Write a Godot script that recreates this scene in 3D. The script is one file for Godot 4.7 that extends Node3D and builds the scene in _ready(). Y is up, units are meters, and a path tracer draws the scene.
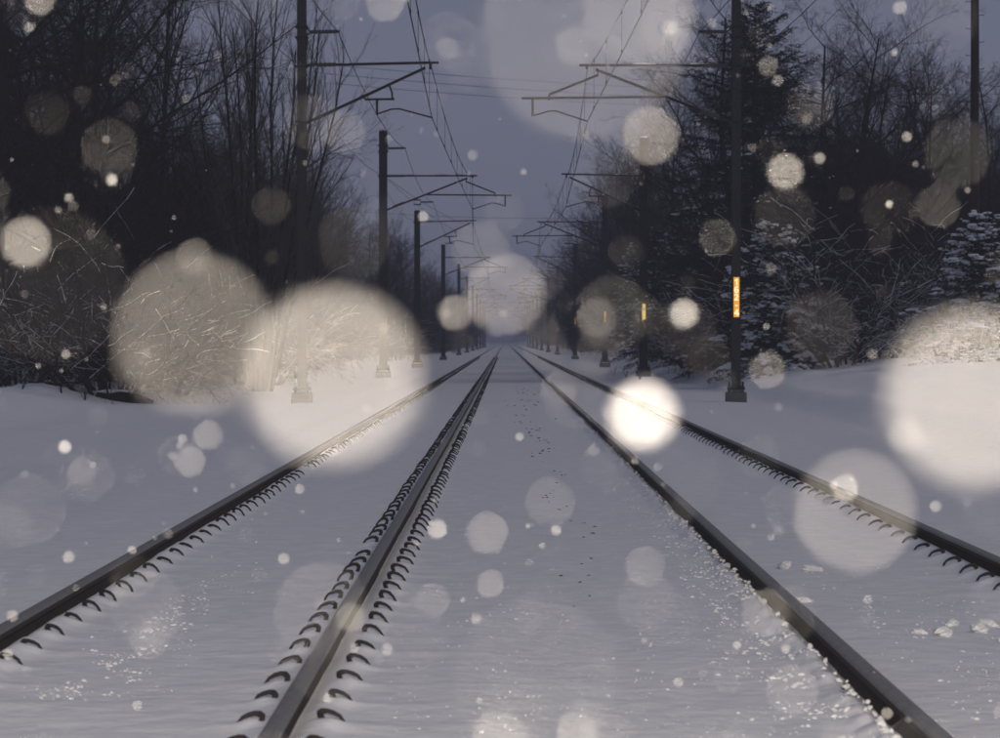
extends Node3D
# A snowed-in double-track electrified railway seen through a long lens while it snows.
# Metres, y up, the tracks run along -z; y = 0 is the snow between the rails.
# The round pale discs of the photograph are snowflakes close to the lens, thrown out of focus
# by a real aperture and lit by the photographer's flash.

const RAIL_TOP := 0.12
const EYE := Vector3(0, 1.413, 0)
const PITCH := -0.573      # degrees
const YAW := 0.102
const APERTURE := 0.014    # metres
const FOCUS := 26.0
const FLASH_AT := Vector3(0.3, 2.4, 3.0)
const LEFT_TRACK := -1.53
const RIGHT_TRACK := 2.19
const HALF_GAUGE := 0.7525
const MASTS := [69.0, 115.0, 159.5, 227.0, 304.0, 368.0, 435.0, 500.0, 567.0, 636.0, 700.0]
const SLEEPER := 0.61
const FLAKE_LIGHT := 8.0

var mats := {}
var noise_a := FastNoiseLite.new()
var noise_b := FastNoiseLite.new()
var used := {}


# ------------------------------------------------------------------ geometry helper
class Geo:
	var v := PackedVector3Array()
	var n := PackedVector3Array()
	var i := PackedInt32Array()

	func tube(pts: PackedVector3Array, radii: PackedFloat32Array, sides: int, capped := false) -> void:
		var m := pts.size()
		var first := v.size()
		var u := Vector3.ZERO
		for k in m:
			var t: Vector3 = (pts[mini(k + 1, m - 1)] - pts[maxi(k - 1, 0)]).normalized()
			if k == 0:
				u = t.cross(Vector3.UP if absf(t.y) < 0.9 else Vector3.RIGHT).normalized()
			else:
				u = (u - t * u.dot(t)).normalized()
			var w := t.cross(u)
			for s in sides:
				var a := TAU * s / sides
				var o := u * cos(a) + w * sin(a)
				v.append(pts[k] + o * radii[k])
				n.append(o)
		for k in m - 1:
			for s in sides:
				var a := first + k * sides + s
				var b := first + k * sides + (s + 1) % sides
				var c := a + sides
				var d := b + sides
				i.append_array([a, c, d, a, d, b])
		if capped:
			for e in 2:
				var at := 0 if e == 0 else m - 1
				var t: Vector3 = (pts[0] - pts[1]).normalized() if e == 0 else (pts[m - 1] - pts[m - 2]).normalized()
				var c := v.size()
				v.append(pts[at])
				n.append(t)
				for s in sides:
					v.append(v[first + at * sides + s])
					n.append(t)
				for s in sides:
					var p := c + 1 + s
					var q := c + 1 + (s + 1) % sides
					if e == 0:
						i.append_array([c, p, q])
					else:
						i.append_array([c, q, p])

	func bar(a: Vector3, b: Vector3, r: float, sides := 8) -> void:
		tube(PackedVector3Array([a, b]), PackedFloat32Array([r, r]), sides, true)

	func tri(a: Vector3, b: Vector3, c: Vector3) -> void:
		var o := (c - a).cross(b - a).normalized()
		var k := v.size()
		v.append_array([a, b, c])
		n.append_array([o, o, o])
		i.append_array([k, k + 1, k + 2])

	func quad(a: Vector3, b: Vector3, c: Vector3, d: Vector3) -> void:
		tri(a, b, c)
		tri(a, c, d)

	# a box with chamfered vertical and horizontal edges
	func box(c: Vector3, size: Vector3, chamfer := 0.0, basis := Basis.IDENTITY) -> void:
		var h := size / 2.0
		var e := minf(chamfer, minf(h.x, minf(h.y, h.z)) * 0.9)
		var pts := []
		if e <= 0.0:
			for s in [[1, 0, 0], [-1, 0, 0], [0, 1, 0], [0, -1, 0], [0, 0, 1], [0, 0, -1]]:
				var nn := Vector3(s[0], s[1], s[2])
				var t := Vector3(nn.y, nn.z, nn.x)
				var w := nn.cross(t)
				quad(c + basis * (h * (nn - t - w)), c + basis * (h * (nn - t + w)), c + basis * (h * (nn + t + w)), c + basis * (h * (nn + t - w)))
			return
		for s in [[1, 0, 0], [-1, 0, 0], [0, 1, 0], [0, -1, 0], [0, 0, 1], [0, 0, -1]]:
			var nn := Vector3(s[0], s[1], s[2])
			var t := Vector3(nn.y, nn.z, nn.x).abs()
			var w := nn.cross(t)
			var ht := h.dot(t.abs()) - e
			var hw := h.dot(w.abs()) - e
			var o := nn * h.dot(nn.abs())
			quad(c + basis * (o - t * ht - w * hw), c + basis * (o - t * ht + w * hw), c + basis * (o + t * ht + w * hw), c + basis * (o + t * ht - w * hw))
		for ax in 3:
			for sa in [-1.0, 1.0]:
				for sb in [-1.0, 1.0]:
					var b := (ax + 1) % 3
					var d := (ax + 2) % 3
					var p := Vector3.ZERO
					var q := Vector3.ZERO
					p[b] = sa * h[b]
					p[d] = sb * (h[d] - e)
					q[b] = sa * (h[b] - e)
					q[d] = sb * h[d]
					var l := Vector3.ZERO
					l[ax] = h[ax] - e
					if sa * sb > 0:
						quad(c + basis * (p - l), c + basis * (p + l), c + basis * (q + l), c + basis * (q - l))
					else:
						quad(c + basis * (p - l), c + basis * (q - l), c + basis * (q + l), c + basis * (p + l))
		for sx in [-1.0, 1.0]:
			for sy in [-1.0, 1.0]:
				for sz in [-1.0, 1.0]:
					var a := c + basis * Vector3(sx * h.x, sy * (h.y - e), sz * (h.z - e))
					var b := c + basis * Vector3(sx * (h.x - e), sy * h.y, sz * (h.z - e))
					var d := c + basis * Vector3(sx * (h.x - e), sy * (h.y - e), sz * h.z)
					if sx * sy * sz > 0:
						tri(a, d, b)
					else:
						tri(a, b, d)

	# a lump: a ball of rows x cols, stretched by size, roughened by noise
	func lump(c: Vector3, size: Vector3, rough: float, ns: FastNoiseLite, rows := 5, cols := 8) -> void:
		var first := v.size()
		for r in rows + 1:
			var th := PI * r / rows
			for k in cols:
				var ph := TAU * k / cols
				var o := Vector3(sin(th) * cos(ph), cos(th), sin(th) * sin(ph))
				var q := 1.0 + rough * ns.get_noise_3dv(c * 37.0 + o * 60.0)
				v.append(c + o * size * q)
				n.append((o / size).normalized())
		for r in rows:
			for k in cols:
				var a := first + r * cols + k
				var b := first + r * cols + (k + 1) % cols
				i.append_array([a, b + cols, b, a, a + cols, b + cols])

	# a broken piece with flat faces
	func shard(c: Vector3, size: Vector3, rng: RandomNumberGenerator) -> void:
		var p := []
		for r in 5:
			var th := PI * r / 4.0
			for k in 6:
				var ph := TAU * (k + 0.5 * (r % 2)) / 6.0
				var q := rng.randf_range(0.62, 1.25) if r > 0 and r < 4 else 1.0
				p.append(c + Vector3(sin(th) * cos(ph), cos(th), sin(th) * sin(ph)) * size * q)
		for r in 4:
			for k in 6:
				var a := r * 6 + k
				var b := r * 6 + (k + 1) % 6
				tri(p[a], p[b + 6], p[b])
				tri(p[a], p[a + 6], p[b + 6])

	func mesh(m: Material) -> ArrayMesh:
		var a := []
		a.resize(Mesh.ARRAY_MAX)
		a[Mesh.ARRAY_VERTEX] = v
		a[Mesh.ARRAY_NORMAL] = n
		a[Mesh.ARRAY_INDEX] = i
		var out := ArrayMesh.new()
		out.add_surface_from_arrays(Mesh.PRIMITIVE_TRIANGLES, a)
		out.surface_set_material(0, m)
		return out


# ------------------------------------------------------------------ scene helpers
func numbered(called: String) -> String:
	var k: int = used.get(called, 0)
	used[called] = k + 1
	return called if k == 0 else "%s_%03d" % [called, k]


func thing(called: String, label: String, category: String, at := Vector3.ZERO, turn := 0.0, group := "") -> Node3D:
	var o := Node3D.new()
	o.name = numbered(called)
	add_child(o)
	o.position = at
	o.rotation.y = turn
	describe(o, label, category, group)
	return o


func describe(o: Node, label: String, category: String, group := "", kind := "") -> void:
	o.set_meta("label", label)
	o.set_meta("category", category)
	if group:
		o.set_meta("group", group)
	if kind:
		o.set_meta("kind", kind)


func part(called: String, g: Geo, m: Material, parent: Node) -> MeshInstance3D:
	return piece(called, g.mesh(m), parent)


func piece(called: String, m: Mesh, parent: Node) -> MeshInstance3D:
	var o := MeshInstance3D.new()
	o.mesh = m
	o.name = called if parent != self else numbered(called)
	parent.add_child(o, true)
	return o


func structure(called: String, g: Geo, m: Material) -> MeshInstance3D:
	var o := part(called, g, m, self)
	o.set_meta("kind", "structure")
	return o


func copy_of(o: Node3D, at: Vector3, turn: float, size: Vector3, label: String, group: String) -> Node3D:
	var c: Node3D = o.duplicate()
	c.name = numbered(str(o.get_meta("base_name")))
	add_child(c)
	c.position = at
	c.rotation.y = turn
	c.scale = size
	c.set_meta("label", label)
	c.set_meta("group", group)
	return c


func tone(r: float, g: float, b: float) -> Color:
	return Color(r, g, b).linear_to_srgb()


func ramp_noise(freq: float, seed_: int, lo: Color, hi: Color, size := 512, octaves := 5, mid := 0.5) -> NoiseTexture2D:
	var t := NoiseTexture2D.new()
	t.width = size
	t.height = size
	t.seamless = true
	var ns := FastNoiseLite.new()
	ns.seed = seed_
	ns.frequency = freq
	ns.fractal_octaves = octaves
	t.noise = ns
	var g := Gradient.new()
	g.set_color(0, lo)
	g.set_color(1, hi)
	g.add_point(mid, lo.lerp(hi, 0.5))
	t.color_ramp = g
	return t


func bump_noise(freq: float, seed_: int, strength: float, size := 512, octaves := 5) -> NoiseTexture2D:
	var t := NoiseTexture2D.new()
	t.width = size
	t.height = size
	t.seamless = true
	t.as_normal_map = true
	t.bump_strength = strength
	var ns := FastNoiseLite.new()
	ns.seed = seed_
	ns.frequency = freq
	ns.fractal_octaves = octaves
	t.noise = ns
	return t


func surface(lo: Color, hi: Color, scale: float, rough := 0.85, metal := 0.0, freq := 0.02, seed_ := 3, bump := 0.0, spec := 0.4) -> StandardMaterial3D:
	var m := StandardMaterial3D.new()
	m.albedo_texture = ramp_noise(freq, seed_, lo, hi)
	m.roughness = rough
	m.metallic = metal
	m.metallic_specular = spec
	m.uv1_triplanar = true
	m.uv1_world_triplanar = true
	m.uv1_scale = Vector3.ONE * scale
	if bump > 0.0:
		m.normal_enabled = true
		m.normal_texture = bump_noise(freq * 2.0, seed_ + 9, bump)
		m.normal_scale = 1.0
	return m


func plain(c: Color, rough := 0.9, spec := 0.3) -> StandardMaterial3D:
	var m := StandardMaterial3D.new()
	m.albedo_color = c
	m.roughness = rough
	m.metallic_specular = spec
	return m


func make_materials() -> void:
	mats.snow = surface(tone(0.67, 0.69, 0.735), tone(0.75, 0.77, 0.80), 0.19, 0.9, 0.0, 0.03, 5, 7.0, 0.2)
	mats.snow.normal_texture = bump_noise(0.03, 29, 1.1, 1024, 6)
	mats.snow.albedo_texture = ramp_noise(0.02, 5, tone(0.66, 0.67, 0.69), tone(0.77, 0.77, 0.785), 1024, 6)
	mats.clod = surface(tone(0.68, 0.69, 0.70), tone(0.78, 0.78, 0.78), 6.0, 0.9, 0.0, 0.03, 6, 6.0, 0.2)
	mats.branch_snow = plain(tone(0.82, 0.84, 0.88), 0.95, 0.15)
	mats.flake = plain(tone(0.90, 0.88, 0.85), 0.9, 0.2)
	mats.rail = surface(tone(0.016, 0.012, 0.010), tone(0.045, 0.032, 0.024), 3.0, 0.8, 0.0, 0.03, 11, 3.0, 0.3)
	mats.head = surface(tone(0.12, 0.118, 0.115), tone(0.22, 0.215, 0.21), 2.0, 0.6, 0.3, 0.02, 12, 1.0, 0.5)
	mats.clip = plain(tone(0.018, 0.013, 0.011), 0.75, 0.4)
	mats.mast = surface(tone(0.033, 0.031, 0.029), tone(0.066, 0.061, 0.057), 1.2, 0.75, 0.0, 0.02, 14, 2.0, 0.35)
	mats.steel = plain(tone(0.022, 0.021, 0.022), 0.6, 0.4)
	mats.insulator = plain(tone(0.05, 0.045, 0.045), 0.35, 0.5)
	mats.concrete = surface(tone(0.13, 0.12, 0.105), tone(0.24, 0.22, 0.19), 2.0, 0.9, 0.0, 0.03, 17, 4.0, 0.3)
	mats.wire = plain(tone(0.02, 0.02, 0.022), 0.6, 0.4)
	mats.bark = surface(tone(0.020, 0.017, 0.015), tone(0.050, 0.043, 0.037), 1.5, 0.95, 0.0, 0.03, 21, 4.0, 0.2)
	mats.twig = plain(tone(0.030, 0.025, 0.022), 0.95, 0.2)
	mats.twig_pale = plain(tone(0.10, 0.087, 0.075), 0.9, 0.3)  # paler than twig: highlights on the stems put into the colour
	mats.needle = plain(tone(0.017, 0.024, 0.017), 0.85, 0.3)
	mats.pole_wood = surface(tone(0.035, 0.026, 0.02), tone(0.07, 0.052, 0.04), 1.0, 0.9, 0.0, 0.03, 23, 3.0, 0.2)
	mats.stone = surface(tone(0.02, 0.02, 0.02), tone(0.06, 0.058, 0.055), 5.0, 0.9, 0.0, 0.04, 25, 3.0, 0.2)
	mats.red = plain(tone(0.16, 0.02, 0.015), 0.7, 0.4)
	var lit := StandardMaterial3D.new()  # reflective number plate: flash light thrown back, painted as emission
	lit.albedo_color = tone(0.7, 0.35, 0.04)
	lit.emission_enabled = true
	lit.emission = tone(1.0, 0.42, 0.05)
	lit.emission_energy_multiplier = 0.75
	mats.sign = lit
	var white := StandardMaterial3D.new()  # its digits, with the same painted shine
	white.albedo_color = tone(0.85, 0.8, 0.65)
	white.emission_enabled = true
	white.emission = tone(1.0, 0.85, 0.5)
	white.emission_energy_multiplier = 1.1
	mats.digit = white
	var far := lit.duplicate()  # farther plates: emission again in place of reflected flash light
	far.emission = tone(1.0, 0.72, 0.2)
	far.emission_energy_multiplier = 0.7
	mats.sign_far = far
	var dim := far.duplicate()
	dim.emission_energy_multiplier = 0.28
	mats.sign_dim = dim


# ------------------------------------------------------------------ the ground
const PROFILE := [[-600.0, 3.0], [-60.0, 0.9], [-20.0, 0.45], [-13.5, 0.22], [-11.0, 0.10], [-9.0, -0.14], [-6.5, -0.17], [-4.6, -0.11], [-3.2, -0.02], [-2.6, 0.0],
	[3.3, 0.0], [4.6, -0.06], [6.2, -0.07], [7.6, 0.26], [9.5, 0.55], [12.0, 0.80], [16.0, 0.92], [60.0, 1.5], [600.0, 4.0]]


func ground(x: float, d: float) -> float:
	var y := 0.0
	for k in PROFILE.size() - 1:
		if x <= PROFILE[k + 1][0]:
			y = lerpf(PROFILE[k][1], PROFILE[k + 1][1], smoothstep(PROFILE[k][0], PROFILE[k + 1][0], x))
			break
	var out := smoothstep(3.0, 8.0, absf(x - 0.3))
	y += noise_a.get_noise_2d(x * 2.2, d * 1.4) * (0.016 + 0.09 * out)
	var patch := smoothstep(-0.15, 0.25, noise_a.get_noise_2d(x * 7.0 + 300.0, d * 2.6))
	y += noise_b.get_noise_2d(x * 1.5 + 40.0, d * 5.0 + x * 1.3) * (0.0008 + 0.0018 * patch)     # wind ripples, in patches
	y += noise_a.get_noise_2d(x * 9.0, d * 6.0 + 500.0) * 0.012 * (1.0 - out)
	y += noise_b.get_noise_2d(x * 9.0, d * 9.0 + 70.0) * (0.001 + 0.0025 * (1.0 - patch))
	# the berm of ploughed snow in front of the trees on the left
	y += 0.22 * exp(-pow((x + 11.6) / 1.1, 2.0)) * smoothstep(58.0, 66.0, d) * (1.0 - smoothstep(78.0, 92.0, d)) * (0.7 + 1.3 * noise_a.get_noise_2d(d * 9.0, x * 9.0))
	return y


func rail_snow(x: float, d: float) -> float:
	# what the rails and their clips do to the snow close to them
	var y := 0.0
	for k in 4:
		var rx: float = [LEFT_TRACK - HALF_GAUGE, LEFT_TRACK + HALF_GAUGE, RIGHT_TRACK - HALF_GAUGE, RIGHT_TRACK + HALF_GAUGE][k]
		var a := x - rx
		if absf(a) > 0.9:
			continue
		y -= 0.012 * exp(-pow(a / 0.05, 2.0))
		var side := 1.0 if a > 0.0 else -1.0
		if k == 2:
			if a < 0.0:   # broken crust heaped against the rail
				y += (0.035 + 0.05 * noise_b.get_noise_2d(x * 20.0, d * 16.0)) * exp(-pow((a + 0.11) / 0.06, 2.0))
			continue
		if k == 3 and a > 0.0 or k == 0 and a < 0.0:
			continue
		var away := absf(a)
		var sz := fposmod(d - 9.6 + SLEEPER / 2.0, SLEEPER) - SLEEPER / 2.0
		var cell := noise_a.get_noise_2d(floorf((d - 9.6 + SLEEPER / 2.0) / SLEEPER) * 13.0, k * 50.0)
		if d < 45.0:
			y += 0.020 * exp(-pow((away - 0.15) / 0.05, 2.0)) * exp(-pow((sz + 0.03) / 0.08, 2.0))
			y += 0.016 * smoothstep(0.1, 0.2, away) * exp(-pow(away / (0.34 + 0.2 * cell), 2.0)) * exp(-pow(sz / 0.09, 2.0))
		y += 0.027 * exp(-pow((away - 0.08) / 0.075, 2.0))
		if k == 0 or k == 3:     # drifted higher along the outer rails
			y += (0.024 + 0.012 * cell) * exp(-pow((away - 0.07) / 0.055, 2.0))
	return y


func make_ground() -> void:
	var xs := PackedFloat32Array()
	var x := -4.2
	while x <= 5.0:
		xs.append(x)
		x += 0.03
	var lo := PackedFloat32Array()
	var hi := PackedFloat32Array()
	x = -4.2
	while x > -18.0:
		x -= 0.14
		lo.append(x)
	while x > -600.0:
		x *= 1.18
		lo.append(x)
	x = 5.0
	while x < 19.0:
		x += 0.14
		hi.append(x)
	while x < 600.0:
		x *= 1.18
		hi.append(x)
	lo.reverse()
	lo.append_array(xs)
	lo.append_array(hi)
	xs = lo
	var ds := PackedFloat32Array([-60.0, -20.0, -8.0, -3.0, 0.0, 3.0, 5.0, 7.0])
	var d := 8.0
	while d < 2600.0:
		ds.append(d)
		d += d * (0.0048 if d < 40.0 else 0.011 if d < 130.0 else 0.03)
	var g := Geo.new()
	var nx := xs.size()
	var nd := ds.size()
	g.v.resize(nx * nd)
	g.n.resize(nx * nd)
	for r in nd:
		for c in nx:
			var px := xs[c]
			var y := ground(px, ds[r])
			if px > -3.4 and px < 4.0:
				y += rail_snow(px, ds[r])
			g.v[r * nx + c] = Vector3(px, y, -ds[r])
	for r in nd:
		for c in nx:
			var a := g.v[r * nx + mini(c + 1, nx - 1)] - g.v[r * nx + maxi(c - 1, 0)]
			var b := g.v[mini(r + 1, nd - 1) * nx + c] - g.v[maxi(r - 1, 0) * nx + c]
			g.n[r * nx + c] = a.cross(b).normalized()
	var ix := PackedInt32Array()
	ix.resize((nx - 1) * (nd - 1) * 6)
	var k := 0
	for r in nd - 1:
		for c in nx - 1:
			var a := r * nx + c
			ix[k] = a; ix[k + 1] = a + nx; ix[k + 2] = a + nx + 1
			ix[k + 3] = a; ix[k + 4] = a + nx + 1; ix[k + 5] = a + 1
			k += 6
	g.i = ix
	structure("snowy_ground", g, mats.snow)


# ------------------------------------------------------------------ rails and what lies by them
func make_rail(x: float, label: String, sides: Array, from: float) -> void:
	var t := thing("rail", label, "rail", Vector3(x, 0, 0), 0.0, "running rails of the two tracks")
	# half profile from the foot up, mirrored (metres from the rail's axis, height above the snow)
	var half := [[0.070, -0.052], [0.070, -0.040], [0.022, -0.022], [0.010, -0.006], [0.009, 0.055], [0.016, 0.072], [0.0355, 0.080], [0.0370, 0.086], [0.0365, 0.104]]
	var prof := []
	for p in half:
		prof.append(p)
	for k in range(half.size() - 1, -1, -1):
		prof.append([-half[k][0], half[k][1]])
	var g := Geo.new()
	var h := Geo.new()
	var cap := [[0.0365, 0.1035], [0.032, 0.1145], [0.018, 0.1195], [0.0, 0.1205], [-0.018, 0.1195], [-0.032, 0.1145], [-0.0365, 0.1035]]
	var ds := [-4.0, 4.0]
	var dd := 8.0
	while dd < 1300.0:
		ds.append(dd)
		dd *= 1.12
	for pair in [[prof, g], [cap, h]]:
		var q: Array = pair[0]
		var geo: Geo = pair[1]
		for k in q.size() - 1:
			var e := Vector3(q[k + 1][0] - q[k][0], q[k + 1][1] - q[k][1], 0)
			var o := Vector3(e.y, -e.x, 0).normalized()
			var first := geo.v.size()
			for z in ds:
				for s in 2:
					var w: Array = q[k + s]
					geo.v.append(Vector3(w[0] + noise_a.get_noise_1d(z * 1.5 + x * 90.0) * 0.004, w[1], -z))
					geo.n.append(o)
			for r in ds.size() - 1:
				var a := first + r * 2
				geo.i.append_array([a, a + 3, a + 2, a, a + 1, a + 3])
	part("rail_body", g, mats.rail, t)
	part("running_surface", h, mats.head, t)
	# spring clips, one to a sleeper and side
	var rng := RandomNumberGenerator.new()
	rng.seed = int(x * 1000.0) + 5000
	var variants := []
	for k in 5:
		var c := Geo.new()
		var lift := rng.randf_range(-0.006, 0.008)
		var path := PackedVector3Array()
		for p in [[0.200, -0.015, -0.012], [0.195, 0.012, -0.010], [0.180, 0.034, -0.004], [0.158, 0.048 + lift, 0.002], [0.134, 0.055 + lift, 0.006], [0.116, 0.053 + lift, 0.010], [0.106, 0.043, 0.020], [0.108, 0.030, 0.036], [0.118, 0.008, 0.045]]:
			path.append(Vector3(p[0], p[1], -p[2]))
		var rr := PackedFloat32Array()
		for q in path.size():
			rr.append(0.0075 if q < 3 else 0.0095 if q < 5 else 0.0125)
		c.tube(path, rr, 6, true)
		variants.append(c.mesh(mats.clip))
	for side in sides:
		var d := from
		while d < 98.0:
			if rng.randf() > 0.012:
				var m := piece("rail_clip", variants[rng.randi() % 5], t)
				var zz := 9.6 + SLEEPER * roundf((d - 9.6) / SLEEPER) + rng.randf_range(-0.02, 0.02)
				m.position = Vector3(rng.randf_range(-0.006, 0.006), rng.randf_range(0.002, 0.012), -zz)
				m.rotation.y = rng.randf_range(-0.2, 0.2)
				m.scale = Vector3(side, 1, 1)
				if side < 0:
					m.basis = Basis(Vector3.UP, PI + m.rotation.y)
			d += SLEEPER
	if sides.size():         # farther off they run together
		var far := Geo.new()
		for side in sides:
			for q in 230:
				var zz := 98.4 + q * SLEEPER
				far.tube(PackedVector3Array([Vector3(0.195 * side, 0.0, -zz), Vector3(0.16 * side, 0.045, -zz), Vector3(0.115 * side, 0.05, -zz), Vector3(0.1 * side, 0.0, -zz)]), PackedFloat32Array([0.007, 0.009, 0.011, 0.01]), 4)
		part("far_clips", far, mats.clip, t).set_meta("kind", "stuff")


func make_snow_details() -> void:
	var rng := RandomNumberGenerator.new()
	rng.seed = 77
	# broken crust: single clods between the rails of the right-hand track
	var clods := []
	for k in 4:
		var g := Geo.new()
		g.shard(Vector3.ZERO, Vector3(0.9, 0.55, 0.7), rng)
		g.shard(Vector3(0.6, -0.1, 0.2), Vector3(0.55, 0.4, 0.45), rng)
		g.shard(Vector3(-0.5, -0.15, 0.3), Vector3(0.4, 0.3, 0.45), rng)
		clods.append(g.mesh(mats.clod))
	var spots := [[2.60, 11.35, .05], [2.66, 11.2, .045], [2.52, 11.3, .03], [2.53, 10.95, .055], [2.72, 11.45, .03], [2.86, 11.4, .05], [2.80, 11.15, .042], [2.88, 10.7, .035], [2.83, 10.72, .03], [2.56, 12.35, .045], [2.60, 12.3, .03], [2.42, 11.7, .028], [2.36, 11.6, .025], [2.35, 10.4, .03], [2.40, 13.9, .05], [2.3, 13.6, .06], [2.22, 13.9, .05], [2.1, 13.4, .06], [2.37, 13.2, .045], [2.0, 13.5, .03], [2.9, 10.2, .05], [1.75, 17.5, .06], [1.9, 17.3, .05], [1.62, 15.2, .04], [2.62, 10.3, .03]]
	for s in spots:
		var o := piece("snow_clod", clods[rng.randi() % 4], self)
		o.position = Vector3(s[0], ground(s[0], s[1]) + s[2] * 0.25, -s[1])
		o.scale = Vector3.ONE * s[2] * rng.randf_range(0.8, 1.3) * Vector3(1.25, 0.8, 0.9)
		o.rotation.y = rng.randf() * TAU
		describe(o, "small white clod of broken snow crust between the right-hand rails", "snow clod", "snow clods between the right-hand rails")
	# crumbs too many and too small to count
	var mm := MultiMesh.new()
	mm.transform_format = MultiMesh.TRANSFORM_3D
	var small := Geo.new()
	small.shard(Vector3.ZERO, Vector3(1, 0.6, 0.85), rng)
	mm.mesh = small.mesh(mats.clod)
	var tr: Array[Transform3D] = []
	while tr.size() < 4200:
		var pick := rng.randf()
		var x: float
		var d := 9.0 * pow(3.2, rng.randf())
		var size := 0.0022 + 0.0075 * pow(rng.randf(), 3.0)
		if pick < 0.45:      # kicked up beside the left rail of the right-hand track
			x = RIGHT_TRACK - HALF_GAUGE - 0.07 - absf(rng.randfn(0.0, 0.16))
			size *= 1.3
		elif pick < 0.6:     # in a strip inside the left-hand track
			x = -1.72 + rng.randfn(0.0, 0.1) + (d - 12.0) * 0.01
			d = 11.0 + absf(rng.randfn(0.0, 3.0))
		elif pick < 0.72:
			x = rng.randf_range(1.7, 2.75)
			d = 10.0 + absf(rng.randfn(0.0, 4.0))
		else:
			x = rng.randf_range(-0.5, 1.3)
			size *= 0.7
		if noise_a.get_noise_2d(x * 60.0, d * 24.0) < -0.05:
			continue
		var y := ground(x, d) + rail_snow(x, d)
		tr.append(Transform3D(Basis(Vector3.UP, rng.randf() * TAU).scaled(Vector3.ONE * size * rng.randf_range(0.6, 1.5)), Vector3(x, y + size * 0.15, -d)))
	for k in 260:            # the ragged ridge against that rail
		var d := 8.8 + k * 0.055 * (1.0 + k * 0.006)
		var x := RIGHT_TRACK - HALF_GAUGE - 0.075 + rng.randfn(0.0, 0.012)
		var size := rng.randf_range(0.005, 0.016) * (1.0 if rng.randf() < 0.85 else 1.7)
		tr.append(Transform3D(Basis.from_euler(Vector3(rng.randf(), rng.randf() * TAU, rng.randf())).scaled(Vector3(size, size * 1.1, size)), Vector3(x, 0.02 + rng.randf() * 0.02, -d)))
	mm.instance_count = tr.size()
	for k in tr.size():
		mm.set_instance_transform(k, tr[k])
	var mi := MultiMeshInstance3D.new()
	mi.multimesh = mm
	mi.name = numbered("snow_crumbs")
	add_child(mi)
	describe(mi, "fine crumbs of broken snow crust scattered along the rails", "snow crumbs", "", "stuff")
	# the trail of dark ballast that shows between the two tracks
	var st := Geo.new()
	for k in 95:
		var d := 14.5 * pow(6.0, pow(rng.randf(), 0.8))
		var x := 0.52 + 0.1 * sin(d * 0.7) + rng.randfn(0.0, 0.05) - smoothstep(20.0, 90.0, d) * 0.1
		if d > 45.0:
			x = 0.45 + rng.randfn(0.0, 0.22)
		var s := rng.randf_range(0.004, 0.011) * (1.0 + smoothstep(20.0, 60.0, d))
		st.lump(Vector3(x, ground(x, d) + 0.001, -d), Vector3(s * 1.5, s * 0.7, s * 1.6), 0.7, noise_b, 4, 6)
	var stones := part("ballast_stones", st, mats.stone, self)
	describe(stones, "line of dark ballast specks showing through snow between tracks", "ballast", "", "stuff")


# ------------------------------------------------------------------ overhead line
func at_mast(side: int, u: float, v: float, mx: float) -> Vector3:
	# u metres from the mast's axis towards its track, v metres above the rail tops
	return Vector3(mx + u * side, v + RAIL_TOP, 0)


func path_part(called: String, pts: Array, r: float, m: Material, parent: Node, sides := 8) -> MeshInstance3D:
	var g := Geo.new()
	var p := PackedVector3Array(pts)
	var rr := PackedFloat32Array()
	for k in p.size():
		rr.append(r)
	g.tube(p, rr, sides, true)
	return part(called, g, m, parent)


func ribbed(a: Vector3, b: Vector3, r: float, sheds: int) -> Geo:
	var pts := PackedVector3Array()
	var rr := PackedFloat32Array()
	for k in sheds * 2 + 1:
		pts.append(a.lerp(b, float(k) / (sheds * 2)))
		rr.append(r if k % 2 else r * 0.62)
	var g := Geo.new()
	g.tube(pts, rr, 10, true)
	return g


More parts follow.
